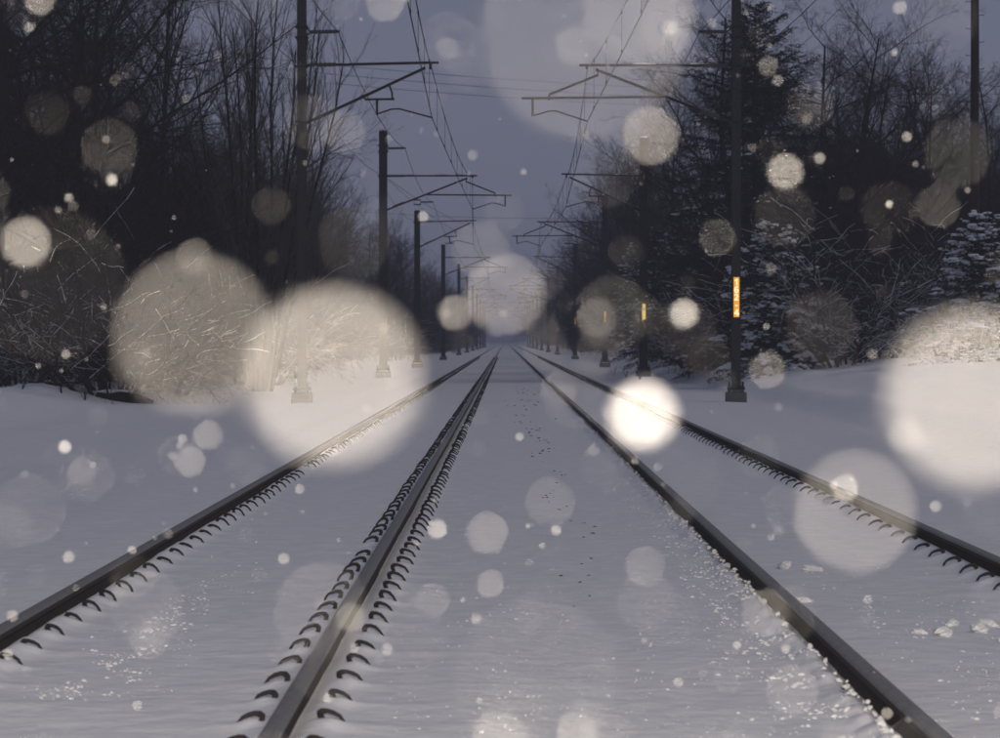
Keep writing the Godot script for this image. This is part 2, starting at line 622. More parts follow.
func make_mast(k: int, left: bool, reach: bool, height: float) -> void:
	var d: float = MASTS[k]
	var x := -5.0 if left else 5.69
	var side := 1 if left else -1
	var order: String = ["nearest", "second", "third", "fourth", "fifth", "sixth", "seventh", "eighth", "ninth", "tenth", "eleventh"][k]
	var words := "%s steel catenary mast in the %s row" % [order, "left-hand" if left else "right-hand"]
	if k == 0:
		words += ", on concrete"
	if not left and k < 5:
		words += ", with a reflective number plate, its shine painted on"
	if k > 5:
		words += ", faint in the haze"
	var t := thing("catenary_mast", words, "mast", Vector3(x, 0, -d), 0.0, "catenary masts in the %s row" % ("left-hand" if left else "right-hand"))
	var gy := ground(x, d)
	var w := 0.22 if k == 0 else 0.33
	var foot := gy + 0.27
	var top := height + RAIL_TOP
	var m: Material = mats.mast
	# H-section: two flanges across the line, web between them
	var g := Geo.new()
	var hh := top - foot - 0.08
	var cy := foot + 0.08 + hh / 2.0
	g.box(Vector3(0, cy, w * 0.5), Vector3(w, hh, 0.022), 0.004)
	g.box(Vector3(0, cy, -w * 0.5), Vector3(w, hh, 0.022), 0.004)
	g.box(Vector3(0, cy, 0), Vector3(0.016, hh, w - 0.022))
	part("mast_column", g, m, t)
	g = Geo.new()
	g.box(Vector3(0, foot + 0.055, 0), Vector3(w + 0.2, 0.05, w + 0.2), 0.006)
	part("base_plate", g, m, t)
	g = Geo.new()
	g.box(Vector3(0, gy - 0.28 + 0.25, 0), Vector3(w + 0.28, 0.56, w + 0.28), 0.03)
	part("foundation", g, mats.concrete, t)
	g = Geo.new()
	g.lump(Vector3(0.02, foot + 0.01, 0.0), Vector3(w * 0.75, 0.028, w * 0.75), 0.35, noise_b, 5, 14)
	part("snow_cap", g, mats.branch_snow, t)
	g = Geo.new()
	g.box(Vector3(0, top + 0.03, 0), Vector3(w * 0.9, 0.06, w * 0.95), 0.02)
	part("snow_cap", g, mats.branch_snow, t)
	if k < 3:
		for sx in [-1.0, 1.0]:
			for sz in [-1.0, 1.0]:
				var b := Geo.new()
				var p := Vector3(sx * (w * 0.5 + 0.055), foot - 0.02, sz * (w * 0.5 + 0.055))
				b.bar(p, p + Vector3(0, 0.25, 0), 0.017, 8)
				b.bar(p + Vector3(0, 0.1, 0), p + Vector3(0, 0.14, 0), 0.036, 6)
				part("anchor_bolt", b, mats.steel, t)
	# bracket of the feeder wire
	var pin := func(u: float, v: float, z := 0.0) -> Vector3: return Vector3(u * side, v + RAIL_TOP, z)
	var fv := 8.9 if k == 0 else 9.2
	if k == 0 or k == 1 or k == 2:
		var fb := part("feeder_insulator", ribbed(pin.call(0.22, fv), pin.call(0.84, fv + 0.01), 0.058, 7), mats.insulator, t)
		path_part("bracket", [pin.call(w / 2, fv + 0.1), pin.call(0.23, fv), pin.call(w / 2, fv - 0.1)], 0.022, mats.steel, fb)
		path_part("end_clamp", [pin.call(0.84, fv + 0.01), pin.call(0.93, fv + 0.01)], 0.035, mats.steel, fb)
		for q in [fv + 0.12, fv - 0.14, 8.05, 6.68]:
			g = Geo.new()
			g.box(pin.call(0, q), Vector3(w + 0.09, 0.05, w + 0.06), 0.008)
			part("clamp_band", g, mats.steel, t)
	else:
		path_part("feeder_bracket", [pin.call(w / 2, fv), pin.call(0.9, fv + 0.01)], 0.035, mats.steel, t)
	# the cantilever that carries contact and messenger wire
	var c := Node3D.new()
	c.name = "cantilever"
	t.add_child(c)
	if not reach:
		path_part("top_tube", [pin.call(w / 2, 8.08), pin.call(3.37, 8.15)], 0.034, mats.steel, c)
		part("insulator", ribbed(pin.call(0.2, 8.085), pin.call(0.85, 8.1), 0.062, 6), mats.insulator, c)
		path_part("diagonal_tube", [pin.call(w / 2, 6.66), pin.call(3.04, 8.02)], 0.036, mats.steel, c)
		part("insulator", ribbed(pin.call(0.42, 6.80), pin.call(0.86, 7.0), 0.062, 5), mats.insulator, c)
		path_part("hanger", [pin.call(2.09, 7.62), pin.call(2.17, 7.55), pin.call(2.22, 7.4), pin.call(2.23, 7.22)], 0.024, mats.steel, c)
		path_part("registration_tube", [pin.call(1.5, 7.36), pin.call(1.56, 7.24), pin.call(2.28, 7.25)], 0.027, mats.steel, c)
		path_part("drop_bracket", [pin.call(1.85, 7.24), pin.call(1.85, 6.86)], 0.03, mats.steel, c)
		path_part("steady_arm", [pin.call(1.85, 6.88), pin.call(2.2, 7.0), pin.call(2.4, 7.01), pin.call(2.7, 6.93), pin.call(3.22, 6.79)], 0.02, mats.steel, c)
		path_part("messenger_clamp", [pin.call(3.17, 8.14), pin.call(3.17, 7.98)], 0.03, mats.steel, c)
	else:
		path_part("top_tube", [pin.call(w / 2, 8.07), pin.call(3.86, 8.08)], 0.034, mats.steel, c)
		part("insulator", ribbed(pin.call(0.2, 8.07), pin.call(0.85, 8.07), 0.062, 6), mats.insulator, c)
		path_part("diagonal_tube", [pin.call(w / 2, 6.68), pin.call(3.46, 7.98)], 0.036, mats.steel, c)
		part("insulator", ribbed(pin.call(0.42, 6.80), pin.call(0.86, 6.98), 0.062, 5), mats.insulator, c)
		path_part("diagonal_tube", [pin.call(3.42, 7.97), pin.call(3.4, 7.84), pin.call(4.6, 7.36), pin.call(4.62, 7.22)], 0.03, mats.steel, c)
		path_part("registration_tube", [pin.call(1.78, 7.3), pin.call(5.28, 7.27)], 0.03, mats.steel, c)
		path_part("drop_bracket", [pin.call(5.01, 7.26), pin.call(5.01, 6.82)], 0.03, mats.steel, c)
		path_part("steady_arm", [pin.call(5.01, 6.83), pin.call(4.62, 6.95), pin.call(4.44, 6.96), pin.call(4.2, 6.88), pin.call(3.66, 6.70)], 0.02, mats.steel, c)
		path_part("messenger_clamp", [pin.call(3.68, 8.06), pin.call(3.68, 7.98)], 0.03, mats.steel, c)
	# snow that lies along the top tube
	g = Geo.new()
	var tip := 3.2 if not reach else 3.7
	var rng := RandomNumberGenerator.new()
	rng.seed = 300 + k * 2 + side
	var u := 0.9
	while u < tip - 0.4:
		var l := rng.randf_range(0.2, 0.7)
		g.tube(PackedVector3Array([pin.call(u, 8.115), pin.call(u + l * 0.5, 8.125), pin.call(minf(u + l, tip), 8.12)]), PackedFloat32Array([0.006, 0.022, 0.006]), 6, true)
		u += l + rng.randf_range(0.1, 0.9)
	if g.v.size():
		part("snow_cap", g, mats.branch_snow, c)
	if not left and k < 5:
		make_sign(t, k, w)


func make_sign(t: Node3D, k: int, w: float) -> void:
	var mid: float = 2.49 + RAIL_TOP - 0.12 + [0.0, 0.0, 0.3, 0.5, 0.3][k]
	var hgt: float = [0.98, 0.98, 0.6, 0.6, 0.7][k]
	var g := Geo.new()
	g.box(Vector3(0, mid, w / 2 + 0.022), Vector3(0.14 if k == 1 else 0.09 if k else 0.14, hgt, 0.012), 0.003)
	var s := part("reflector_plate", g, mats.sign if k == 0 else mats.sign_far if k == 1 else mats.sign_dim, t)  # no lamp in the plate, its shine is added emission
	s.set_meta("label", "reflective yellow number plate with painted shine on the mast" if k else "reflective orange plate with painted shine reading 162-4 downwards")
	if k:
		return
	var font := SystemFont.new()
	font.font_names = PackedStringArray(["Droid Sans"])
	font.font_weight = 700
	var row := 0
	for ch in ["1", "6", "2", "-", "4"]:
		var tm := TextMesh.new()
		tm.text = ch
		tm.font = font
		tm.font_size = 32
		tm.pixel_size = 0.0068
		tm.depth = 0.006
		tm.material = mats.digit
		var o := piece("digit", tm, s)
		o.position = Vector3(0, mid + hgt / 2.0 - 0.12 - row * 0.187, w / 2 + 0.033)
		row += 1


func wire_between(g: Geo, a: Vector3, b: Vector3, sag: float, r: float, n := 14) -> void:
	var pts := PackedVector3Array()
	var rr := PackedFloat32Array()
	for k in n + 1:
		var t := float(k) / n
		pts.append(a.lerp(b, t) - Vector3(0, sag * 4.0 * t * (1.0 - t), 0))
		rr.append(r)
	g.tube(pts, rr, 5)


func make_wires() -> void:
	var ds := [-21.0, 24.0] + MASTS + [765.0]
	for side in 2:
		var left := side == 0
		var mx := -5.0 if left else 5.69
		var sg := 1.0 if left else -1.0
		var t := thing("overhead_line", "contact and messenger wire with droppers over the %s track" % ("left-hand" if left else "right-hand"), "overhead wire", Vector3.ZERO, 0.0, "overhead lines above the two tracks")
		var con := Geo.new()
		var mes := Geo.new()
		var thin := Geo.new()
		var feed := Geo.new()
		var earth := Geo.new()
		for k in ds.size() - 1:
			# masts alternate between pulling and pushing the wire off the centre of the track
			var ra: bool = (k % 2 == 1) == left
			var ua := 3.66 if ra else 3.2
			var ub := 3.2 if ra else 3.66
			var ca := 6.70 if ra else 6.79
			var cb := 6.79 if ra else 6.70
			var a := Vector3(mx + sg * ua, ca + RAIL_TOP, -ds[k])
			var b := Vector3(mx + sg * ub, cb + RAIL_TOP, -ds[k + 1])
			var r := 0.0115 if ds[k] < 200.0 else 0.016
			wire_between(con, a, b, 0.03, r)
			var ma := Vector3(a.x, 8.0 + RAIL_TOP, a.z)
			var mb := Vector3(b.x, 8.0 + RAIL_TOP, b.z)
			var sag := 0.55
			wire_between(mes, ma, mb, sag, r)
			var n := 7
			for q in n:
				if ds[k] > 300.0:
					break
				var f := (q + 0.6) / (n + 0.2)
				var p := ma.lerp(mb, f) - Vector3(0, sag * 4.0 * f * (1.0 - f), 0)
				var c := a.lerp(b, f)
				path_part("dropper", [p, c], 0.0055, mats.wire, t, 5)
				thin.bar(c - Vector3(0, 0.03, 0), c + Vector3(0, 0.05, 0), 0.018, 6)
				thin.bar(p - Vector3(0, 0.05, 0), p + Vector3(0, 0.03, 0), 0.018, 6)
			var fv := 8.9 if k < 3 else 9.2
			var fw := 8.9 if k < 2 else 9.2
			wire_between(feed, Vector3(mx + sg * 0.9, fv + RAIL_TOP, -ds[k]), Vector3(mx + sg * 0.9, fw + RAIL_TOP, -ds[k + 1]), 0.5, r)
			wire_between(earth, Vector3(mx - sg * 0.24, 8.2 + RAIL_TOP, -ds[k]), Vector3(mx - sg * 0.24, 8.2 + RAIL_TOP, -ds[k + 1]), 0.45, r * 0.8)
		part("contact_wire", con, mats.wire, t)
		part("messenger_wire", mes, mats.wire, t)
		part("dropper_clamps", thin, mats.steel, t).set_meta("kind", "stuff")
		var f := part("feeder_wire", feed, mats.wire, self)
		describe(f, "thin feeder wire carried on brackets of the %s masts" % ("left-hand" if left else "right-hand"), "wire", "feeder wires")
		var e := part("earth_wire", earth, mats.wire, self)
		describe(e, "thin earth wire along the outer faces of the %s masts" % ("left-hand" if left else "right-hand"), "wire", "earth wires")
	# tie wires from the second left mast to the line beyond
	for q in 2:
		var g := Geo.new()
		wire_between(g, Vector3(-4.8, 7.95 - q * 0.05 + RAIL_TOP, -MASTS[1]), Vector3(-1.7 - q * 0.9, 7.7 + RAIL_TOP, -MASTS[2] - q * 8.0), 0.2, 0.009)
		var o := part("tie_wire", g, mats.wire, self)
		describe(o, "thin %s tie wire slanting from the second left-hand mast to the line beyond" % ["upper", "lower"][q], "wire", "tie wires")
	# a far power line that crosses over the railway
	var words := ["uppermost", "middle", "lowest"]
	for q in 3:
		var g := Geo.new()
		wire_between(g, Vector3(-60, 32.0 - q * 0.75, -250), Vector3(70, 25.2 - q * 0.6, -262), 3.6 + q * 0.15, 0.022, 40)
		var o := part("power_line", g, mats.wire, self)
		describe(o, "%s of three thin power lines crossing high over both tracks" % words[q], "wire", "power lines crossing the railway")
	var g2 := Geo.new()
	wire_between(g2, Vector3(-45, 19.5, -318), Vector3(48, 18.6, -318), 3.7, 0.02, 40)
	describe(part("power_line", g2, mats.wire, self), "single thin wire sagging low across both tracks in the distance", "wire")


func make_utility_pole() -> void:
	var t := thing("utility_pole", "tall wooden utility pole with climbing pegs at the right edge", "utility pole", Vector3(16.75, ground(16.75, 100.0), -100))
	var g := Geo.new()
	var pts := PackedVector3Array()
	var rr := PackedFloat32Array()
	for k in 11:
		pts.append(Vector3(noise_a.get_noise_1d(k * 20.0) * 0.03, -0.5 + k * 2.0, 0))
		rr.append(0.19 - k * 0.007)
	g.tube(pts, rr, 14, true)
	part("pole", g, mats.pole_wood, t)
	for k in 30:
		var y := 4.0 + k * 0.48
		var s := 1.0 if k % 2 else -1.0
		path_part("climbing_peg", [Vector3(0.12 * s, y, 0.03), Vector3(0.31 * s, y, 0.03), Vector3(0.315 * s, y + 0.05, 0.03)], 0.014, mats.steel, t, 6)
	g = Geo.new()
	for k in 5:
		wire_between(g, Vector3(16.2, 18.4, -20.0 - k * 80.0 + 0.0), Vector3(16.2, 18.4, -100.0 - k * 80.0), 0.9, 0.014)
	describe(part("utility_wire", g, mats.wire, self), "thin wire of the utility pole running behind the dark conifer", "wire")


# ------------------------------------------------------------------ trees
# one limb with all that grows from it; level 0 goes to the trunk, the rest to the crown
func limb(trunk: Geo, crown: Geo, snow: Geo, rng: RandomNumberGenerator, p: Vector3, dir: Vector3, length: float, r: float, level: int, s: Dictionary) -> void:
	var last: int = s.children.size()
	var segs: int = [7, 5, 4, 3, 2][mini(level, 4)] if level < last else 2
	var pts := PackedVector3Array([p])
	var rr := PackedFloat32Array([r])
	var at := p
	var step := length / segs
	var w: float = s.wiggle[mini(level, s.wiggle.size() - 1)]
	var up: float = s.up[mini(level, s.up.size() - 1)]
	for k in segs:
		dir = (dir + Vector3(rng.randfn(0, w), rng.randfn(0, w) + up, rng.randfn(0, w))).normalized()
		at += dir * step
		pts.append(at)
		rr.append(maxf(r * (1.0 - 0.8 * (k + 1.0) / segs), 0.0022))
	var geo := trunk if level == 0 else crown
	geo.tube(pts, rr, [8, 5, 4, 3, 3][mini(level, 4)])
	if snow != null and r > s.snow_min and rng.randf() < s.snow:
		if absf((pts[segs] - pts[0]).normalized().y) < 0.8:
			var sp := PackedVector3Array()
			var sr := PackedFloat32Array()
			for k in segs + 1:
				sp.append(pts[k] + Vector3(0, rr[k] * 0.7 + 0.003, 0))
				sr.append((0.0055 + minf(rr[k], 0.03) * 0.62) * rng.randf_range(0.5, 1.15))
			snow.tube(sp, sr, 4)
	if level >= last:
		return
	var n: int = s.children[level]
	var roll := rng.randf() * TAU
	var start: float = s.start[mini(level, s.start.size() - 1)]
	for c in n:
		var f := start + (1.0 - start) * (c + rng.randf()) / n
		var q := f * segs
		var k := mini(int(q), segs - 1)
		var base := pts[k].lerp(pts[k + 1], q - k)
		var br := lerpf(rr[k], rr[k + 1], q - k)
		var along := (pts[k + 1] - pts[k]).normalized()
		var side := along.cross(Vector3(rng.randfn(), rng.randfn(), rng.randfn())).normalized()
		roll += 2.4 + rng.randfn(0, 0.4)
		if level == 0:
			var perp := along.cross(Vector3.RIGHT if absf(along.x) < 0.8 else Vector3.FORWARD).normalized()
			side = perp.rotated(along, roll)
		var ang: Array = s.angle[mini(level, s.angle.size() - 1)]
		var nd := along.rotated(side, deg_to_rad(rng.randf_range(ang[0], ang[1])))
		var ratio: float = s.ratio[mini(level, s.ratio.size() - 1)]
		var ln: float = length * ratio * (1.0 - s.taper * (f - start) / (1.0 - start)) * rng.randf_range(0.65, 1.25)
		limb(trunk, crown, snow, rng, base, nd, ln, maxf(minf(br * 0.6, ln * (0.011 if level == 0 else 0.012)), 0.0032), level + 1, s)


func bare_tree(called: String, seed_: int, stems: Array, s: Dictionary, twig: Material, label: String) -> Node3D:
	var rng := RandomNumberGenerator.new()
	rng.seed = seed_
	var trunk := Geo.new()
	var crown := Geo.new()
	var snow := Geo.new()
	for st in stems:
		limb(trunk, crown, snow if s.snow > 0.0 else null, rng, Vector3(st[0], -0.3, st[1]), Vector3(st[2], 1, st[3]).normalized(), st[4], st[5], 0, s)
	var t := Node3D.new()
	t.set_meta("base_name", called)
	describe(t, label, "bush" if called.contains("bush") else "tree")
	part("trunk", trunk, mats.bark, t)
	part("crown", crown, twig, t)
	if snow.v.size():
		part("snow_load", snow, mats.branch_snow, t).set_meta("kind", "stuff")
	return t


func conifer(seed_: int, height: float, spread: float, snowy: float, label: String) -> Node3D:
	var rng := RandomNumberGenerator.new()
	rng.seed = seed_
	var trunk := Geo.new()
	var twigs := Geo.new()
	var needles := Geo.new()
	var snow := Geo.new()
	var pts := PackedVector3Array()
	var rr := PackedFloat32Array()
	for k in 9:
		pts.append(Vector3(rng.randfn(0, 0.03), height * k / 8.0 - 0.3, rng.randfn(0, 0.03)))
		rr.append(0.022 * height * (1.0 - 0.97 * k / 8.0) * 0.75 + 0.004)
	trunk.tube(pts, rr, 8)
	var y := height * 0.05
	var roll := 0.0
	while y < height * 0.985:
		var f := y / height
		var reach := spread * pow(1.0 - f, 0.62) * rng.randf_range(0.45, 1.2) + 0.12
		roll += 2.4 + rng.randfn(0, 0.3)
		var out := Vector3(cos(roll), 0, sin(roll))
		var rise := lerpf(-0.1, 0.75, f * f) + rng.randfn(0, 0.12)
		var segs := 6
		var bp := PackedVector3Array()
		var br := PackedFloat32Array()
		var p := Vector3(0, y, 0)
		var dirv := (out + Vector3(0, rise, 0)).normalized()
		for k in segs + 1:
			bp.append(p)
			br.append(lerpf(0.02, 0.004, float(k) / segs))
			p += dirv * reach / segs
			dirv = (dirv + Vector3(rng.randfn(0, 0.05), -0.10 * (1.0 - f) + (0.09 if k > 3 else 0.0), rng.randfn(0, 0.05))).normalized()
		twigs.tube(bp, br, 3)
		# sprays of needles to both sides of the bough
		var n := int(reach * 15.0) + 5
		for k in n:
			var q := (0.1 + 0.9 * (k + rng.randf()) / n) * segs
			var j := mini(int(q), segs - 1)
			var b := bp[j].lerp(bp[j + 1], q - j)
			var al := (bp[j + 1] - bp[j]).normalized()
			var s := 1.0 if k % 2 else -1.0
			var sd := al.cross(Vector3.UP).normalized() * s
			var l := reach * 0.34 * (1.0 - 0.65 * q / segs) * rng.randf_range(0.6, 1.2) + 0.10
			var sp := (sd + al * rng.randf_range(0.5, 1.1) + Vector3(0, rng.randf_range(-0.5, 0.12), 0)).normalized()
			var m := int(l * 22.0) + 3
			for e in m:
				var c := b + sp * l * (e + rng.randf()) / m - Vector3(0, 0.12 * l * pow(float(e) / m, 2.0), 0)
				var nl := rng.randf_range(0.06, 0.13)
				var nd := (sp * rng.randf_range(0.4, 1.0) + Vector3(rng.randfn(0, 0.5), rng.randfn(0, 0.4), rng.randfn(0, 0.5))).normalized()
				var nw := nd.cross(Vector3(rng.randfn(), rng.randfn(), rng.randfn())).normalized() * nl * 0.16
				needles.quad(c - nd * nl * 0.2, c + nd * nl * 0.4 + nw, c + nd * nl, c + nd * nl * 0.4 - nw)
				if rng.randf() < snowy * 0.16 * (1.0 - f * 0.5) * (0.5 if q < 3.0 else 1.7) and noise_a.get_noise_3d(c.x * 30.0, c.y * 30.0, c.z * 30.0) > 0.02:
					var h := rng.randf_range(0.025, 0.075)
					snow.lump(c + Vector3(0, h * 0.5, 0), Vector3(h * rng.randf_range(1.0, 2.4), h * 0.65, h * rng.randf_range(1.0, 2.2)), 0.7, noise_b, 4, 6)
		y += rng.randf_range(0.035, 0.085) * (1.0 - 0.4 * f) * (1.0 if height < 7.0 else 1.35)
	var t := Node3D.new()
	t.set_meta("base_name", "conifer_tree")
	describe(t, label, "conifer")
	part("trunk", trunk, mats.bark, t)
	part("boughs", twigs, mats.bark, t)
	part("crown", needles, mats.needle, t)
	if snow.v.size():
		part("snow_load", snow, mats.branch_snow, t).set_meta("kind", "stuff")
	return t


func tree_at(o: Node3D, x: float, d: float, turn: float, size: float, label: String, group: String, wide := 1.0) -> void:
	copy_of(o, Vector3(x, ground(x, d) - 0.05, -d), turn, Vector3(size * wide, size, size * wide), label, group)


func beside_masts(d: float, left: bool) -> String:
	var order := ["first", "second", "third", "fourth", "fifth", "sixth", "seventh", "eighth", "ninth", "tenth", "eleventh"]
	var k := 0
	while k < MASTS.size() - 1 and MASTS[k + 1] < d:
		k += 1
	var row := "left-hand" if left else "right-hand"
	if k == MASTS.size() - 1:
		return "beyond the last %s mast" % row
	return "between the %s and %s %s masts" % [order[k], order[k + 1], row]


func make_trees() -> void:
	var rng := RandomNumberGenerator.new()
	rng.seed = 4242
	var oak := {"children": [24, 12, 8, 5], "start": [0.2, 0.15, 0.15], "angle": [[42, 80], [25, 65], [25, 60], [20, 60]], "ratio": [0.50, 0.46, 0.5, 0.55], "taper": 0.55, "up": [0.03, 0.05, 0.03, 0.0], "wiggle": [0.08, 0.19, 0.2, 0.2], "snow": 0.0, "snow_min": 0.02}
	var ash := {"children": [26, 12, 8, 5], "start": [0.18, 0.1, 0.1], "angle": [[28, 62], [20, 52], [20, 52], [15, 55]], "ratio": [0.48, 0.46, 0.5, 0.55], "taper": 0.5, "up": [0.03, 0.09, 0.06, 0.03], "wiggle": [0.06, 0.12, 0.14, 0.15], "snow": 0.0, "snow_min": 0.02}
	var vase := {"children": [24, 8, 5], "start": [0.15, 0.12, 0.1], "angle": [[10, 38], [12, 40], [15, 45]], "ratio": [0.30, 0.42, 0.5], "taper": 0.55, "up": [0.045, 0.08, 0.05], "wiggle": [0.035, 0.05, 0.07], "snow": 0.0, "snow_min": 0.02}
	var bush := {"children": [15, 8, 5], "start": [0.15, 0.12, 0.1], "angle": [[20, 60], [20, 55], [20, 50]], "ratio": [0.42, 0.5, 0.5], "taper": 0.45, "up": [-0.06, -0.03, -0.02], "wiggle": [0.12, 0.14, 0.16], "snow": 0.62, "snow_min": 0.0042}
	var dark_bush := bush.duplicate()
	dark_bush.snow = 0.1
	dark_bush.children = [20, 9, 5]
	var oaks := []
	for k in 3:
		oaks.append(bare_tree("bare_tree", 100 + k, [[0, 0, rng.randfn(0, 0.05), 0, 14.0, 0.15 + k * 0.025]], oak, mats.twig, ""))
	var ashes := []
	for k in 2:
		ashes.append(bare_tree("bare_tree", 120 + k, [[0, 0, 0, 0, 13.0, 0.14]], ash, mats.twig, ""))
	var vs := []
	for k in 2:
		var stems := []
		for q in 15:
			var a := q * 2.4
			var lean: float = 0.02 + 0.26 * sqrt(q / 15.0)
			stems.append([cos(a) * 0.25, sin(a) * 0.25, cos(a) * lean, sin(a) * lean, rng.randf_range(11.5, 14.5) * (1.0 - lean * 0.35), rng.randf_range(0.06, 0.11)])
		vs.append(bare_tree("bare_tree", 140 + k, stems, vase, mats.twig_pale, ""))
	var bushes := []
	for k in 4:
		var stems := []
		for q in 15:
			var a := q * 2.4
			stems.append([cos(a) * 0.3, sin(a) * 0.3, cos(a) * rng.randf_range(0.2, 1.0), sin(a) * rng.randf_range(0.2, 1.0), rng.randf_range(3.0, 5.4), rng.randf_range(0.02, 0.05)])
		bushes.append(bare_tree("bare_bush", 160 + k, stems, bush if k < 2 else dark_bush, mats.twig, ""))
	var tall := conifer(200, 13.2, 5.0, 0.03, "")
	var low := conifer(201, 4.8, 2.3, 1.5, "")
	var mid := conifer(202, 7.5, 2.4, 0.5, "")

	# --- the left-hand wood
	tree_at(vs[0], -7.7, 88.0, 0.4, 1.0, "broom-shaped bare tree with many upright stems behind the nearest left mast", "left-hand wood")
	tree_at(vs[1], -8.6, 118.0, 2.0, 0.62, "smaller broom-shaped bare tree peeping out right of the nearest left mast", "left-hand wood")
	var near := [[-13.2, 74.0, 0, 1.1, "bare tree with black trunk at the far left, top out of frame"], [-11.8, 82.0, 3, 1.15, "bare slender tree with a dark trunk left of the broom-shaped tree"], [-15.4, 86.0, 2, 1.15, "bare tree with crooked limbs second from the left edge"], [-14.2, 95.0, 1, 1.2, "bare wide-crowned tree behind the crooked tree near the left edge"], [-12.6, 98.0, 4, 1.2, "tall bare tree behind the slender left-hand tree"]]
	for a in near:
		tree_at((oaks + ashes)[a[2]], a[0], a[1], rng.randf() * TAU, a[3], a[4], "left-hand wood")
	for k in 40:
		var d := 86.0 + k * 2.4
		var x := -rng.randf_range(0.118 * d + 1.0, 0.185 * d + 4.0)
		var small := 1.0
		if k % 3 == 0:
			x = -rng.randf_range(10.0, 0.12 * d)
			small = 0.55
		tree_at([oaks[0], oaks[1], oaks[2], ashes[0], ashes[1]][rng.randi() % 5], x, d, rng.randf() * TAU, small * rng.randf_range(0.85, 1.15), "bare dark tree deep in the left-hand wood " + ("out at the left edge" if x < -0.165 * d else "behind the two leftmost trunks" if x < -0.135 * d else "left of the broom-shaped tree" if x < -0.105 * d else "low behind the broom-shaped tree"), "left-hand wood")
	for k in 22:
		var d := 70.0 + k * 3.0
		var x := -rng.randf_range(9.6, 10.5 + k * 0.42)
		tree_at(bushes[2 + k % 2], x, d, rng.randf() * TAU, rng.randf_range(0.8, 1.25), "dark tangled bare bush under the " + ("leftmost trees" if x < -0.15 * d else "slender left-hand tree" if x < -0.12 * d else "broom-shaped tree"), "left-hand undergrowth")
	for a in [[-9.4, 79.0, 0.9, "bush of snow-lined bare twigs left of the nearest left mast"], [-12.3, 71.0, 0.75, "snow-lined bare bush at the foot of the far left tree"], [-8.7, 102.0, 0.9, "snow-lined bare bush between the first and second left masts"]]:
		tree_at(bushes[int(a[1]) % 2], a[0], a[1], rng.randf() * TAU, a[2], a[3], "left-hand undergrowth")
	for k in 36:
		var d := 125.0 + k * 8.0 + k * k * 0.26
		var x := -rng.randf_range(9.4, 12.5)
		var o: Node3D = [ashes[0], ashes[1], oaks[0], oaks[2], vs[1]][rng.randi() % 5]
		tree_at(o, x, d, rng.randf() * TAU, rng.randf_range(0.7, 0.9), "bare tree in the haze " + beside_masts(d, true), "hazy trees on the left")
		tree_at(bushes[2 + k % 2], x + rng.randf_range(0.2, 1.2), d + 4.0, rng.randf() * TAU, rng.randf_range(0.8, 1.2), "bare bush in the haze " + beside_masts(d + 4.0, true), "hazy bushes on the left")

	# --- the right-hand wood
	tree_at(tall, 9.1, 102.0, 0.0, 1.0, "tall dark conifer with a ragged top behind the nearest right mast", "right-hand conifers")
	tree_at(low, 8.5, 89.0, 1.0, 1.0, "small snow-laden conifer right of the nearest right mast", "right-hand conifers")
	tree_at(low, 13.1, 77.0, 2.4, 0.85, "squat snow-laden conifer at the right edge", "right-hand conifers", 1.15)
	tree_at(mid, 8.4, 112.0, 0.5, 0.9, "snow-dusted conifer left of the nearest right mast", "right-hand conifers")
	tree_at(mid, 8.0, 131.0, 2.5, 0.95, "snow-dusted conifer behind the second right mast", "right-hand conifers")
	tree_at(mid, 8.3, 152.0, 4.0, 0.95, "snow-dusted conifer just left of the second right mast", "right-hand conifers")
	tree_at(mid, 8.1, 176.0, 5.0, 0.95, "hazy conifer beside the third right mast", "right-hand conifers")
	var right := [[13.4, 110.0, 3, 1.0, "bare round-topped tree right of the tall conifer"], [15.6, 106.0, 4, 0.8, "lower bare tree left of the utility pole"], [8.6, 124.0, 3, 1.02, "bare bushy tree just left of the tall conifer"], [8.4, 148.0, 4, 1.08, "bare tree above the second right mast"], [8.4, 182.0, 3, 1.05, "bare tree behind the third right mast"], [8.6, 222.0, 4, 1.0, "bare tree behind the fourth right mast"], [11.6, 118.0, 0, 0.82, "bare tree with twisted limbs behind the tall conifer"], [17.8, 112.0, 1, 0.7, "bare crooked tree right of the utility pole"],
		[8.9, 108.0, 2, 0.98, "dense wide-crowned bare tree just behind the nearest right mast"], [9.7, 128.0, 0, 1.08, "dense wide-crowned bare tree left of the nearest right mast"], [9.4, 160.0, 1, 1.1, "wide-crowned bare tree right of the second right mast"], [12.4, 104.0, 2, 0.85, "dense bare tree close to the right of the tall conifer"], [14.9, 118.0, 0, 0.86, "wide-crowned bare tree behind the lower bare tree"], [9.0, 200.0, 2, 1.0, "wide-crowned bare tree between the third and fourth right masts"]]
	var kinds := [oaks[0], oaks[1], oaks[2], ashes[0], ashes[1]]
	for a in right:
		tree_at(kinds[a[2]], a[0], a[1], rng.randf() * TAU, a[3], a[4], "right-hand wood")
	for k in 32:
		var d := 112.0 + k * 3.0
		var x := rng.randf_range(0.095 * d + 1.0, 0.19 * d + 2.0)
		tree_at(kinds[rng.randi() % 5], x, d, rng.randf() * TAU, rng.randf_range(0.76, 0.95), "bare dark tree deep in the right-hand wood " + ("behind the tall conifer" if x < 0.11 * d else "right of the tall conifer" if x < 0.145 * d else "behind the utility pole"), "right-hand wood")
	for k in 16:
		var d := 92.0 + k * 3.2
		var x := rng.randf_range(9.8, 10.5 + k * 0.5)
		tree_at(bushes[2 + k % 2], x, d, rng.randf() * TAU, rng.randf_range(0.85, 1.3), "dark tangled bare bush under the " + ("tall conifer" if x < 0.11 * d else "bare trees left of the utility pole"), "right-hand undergrowth")
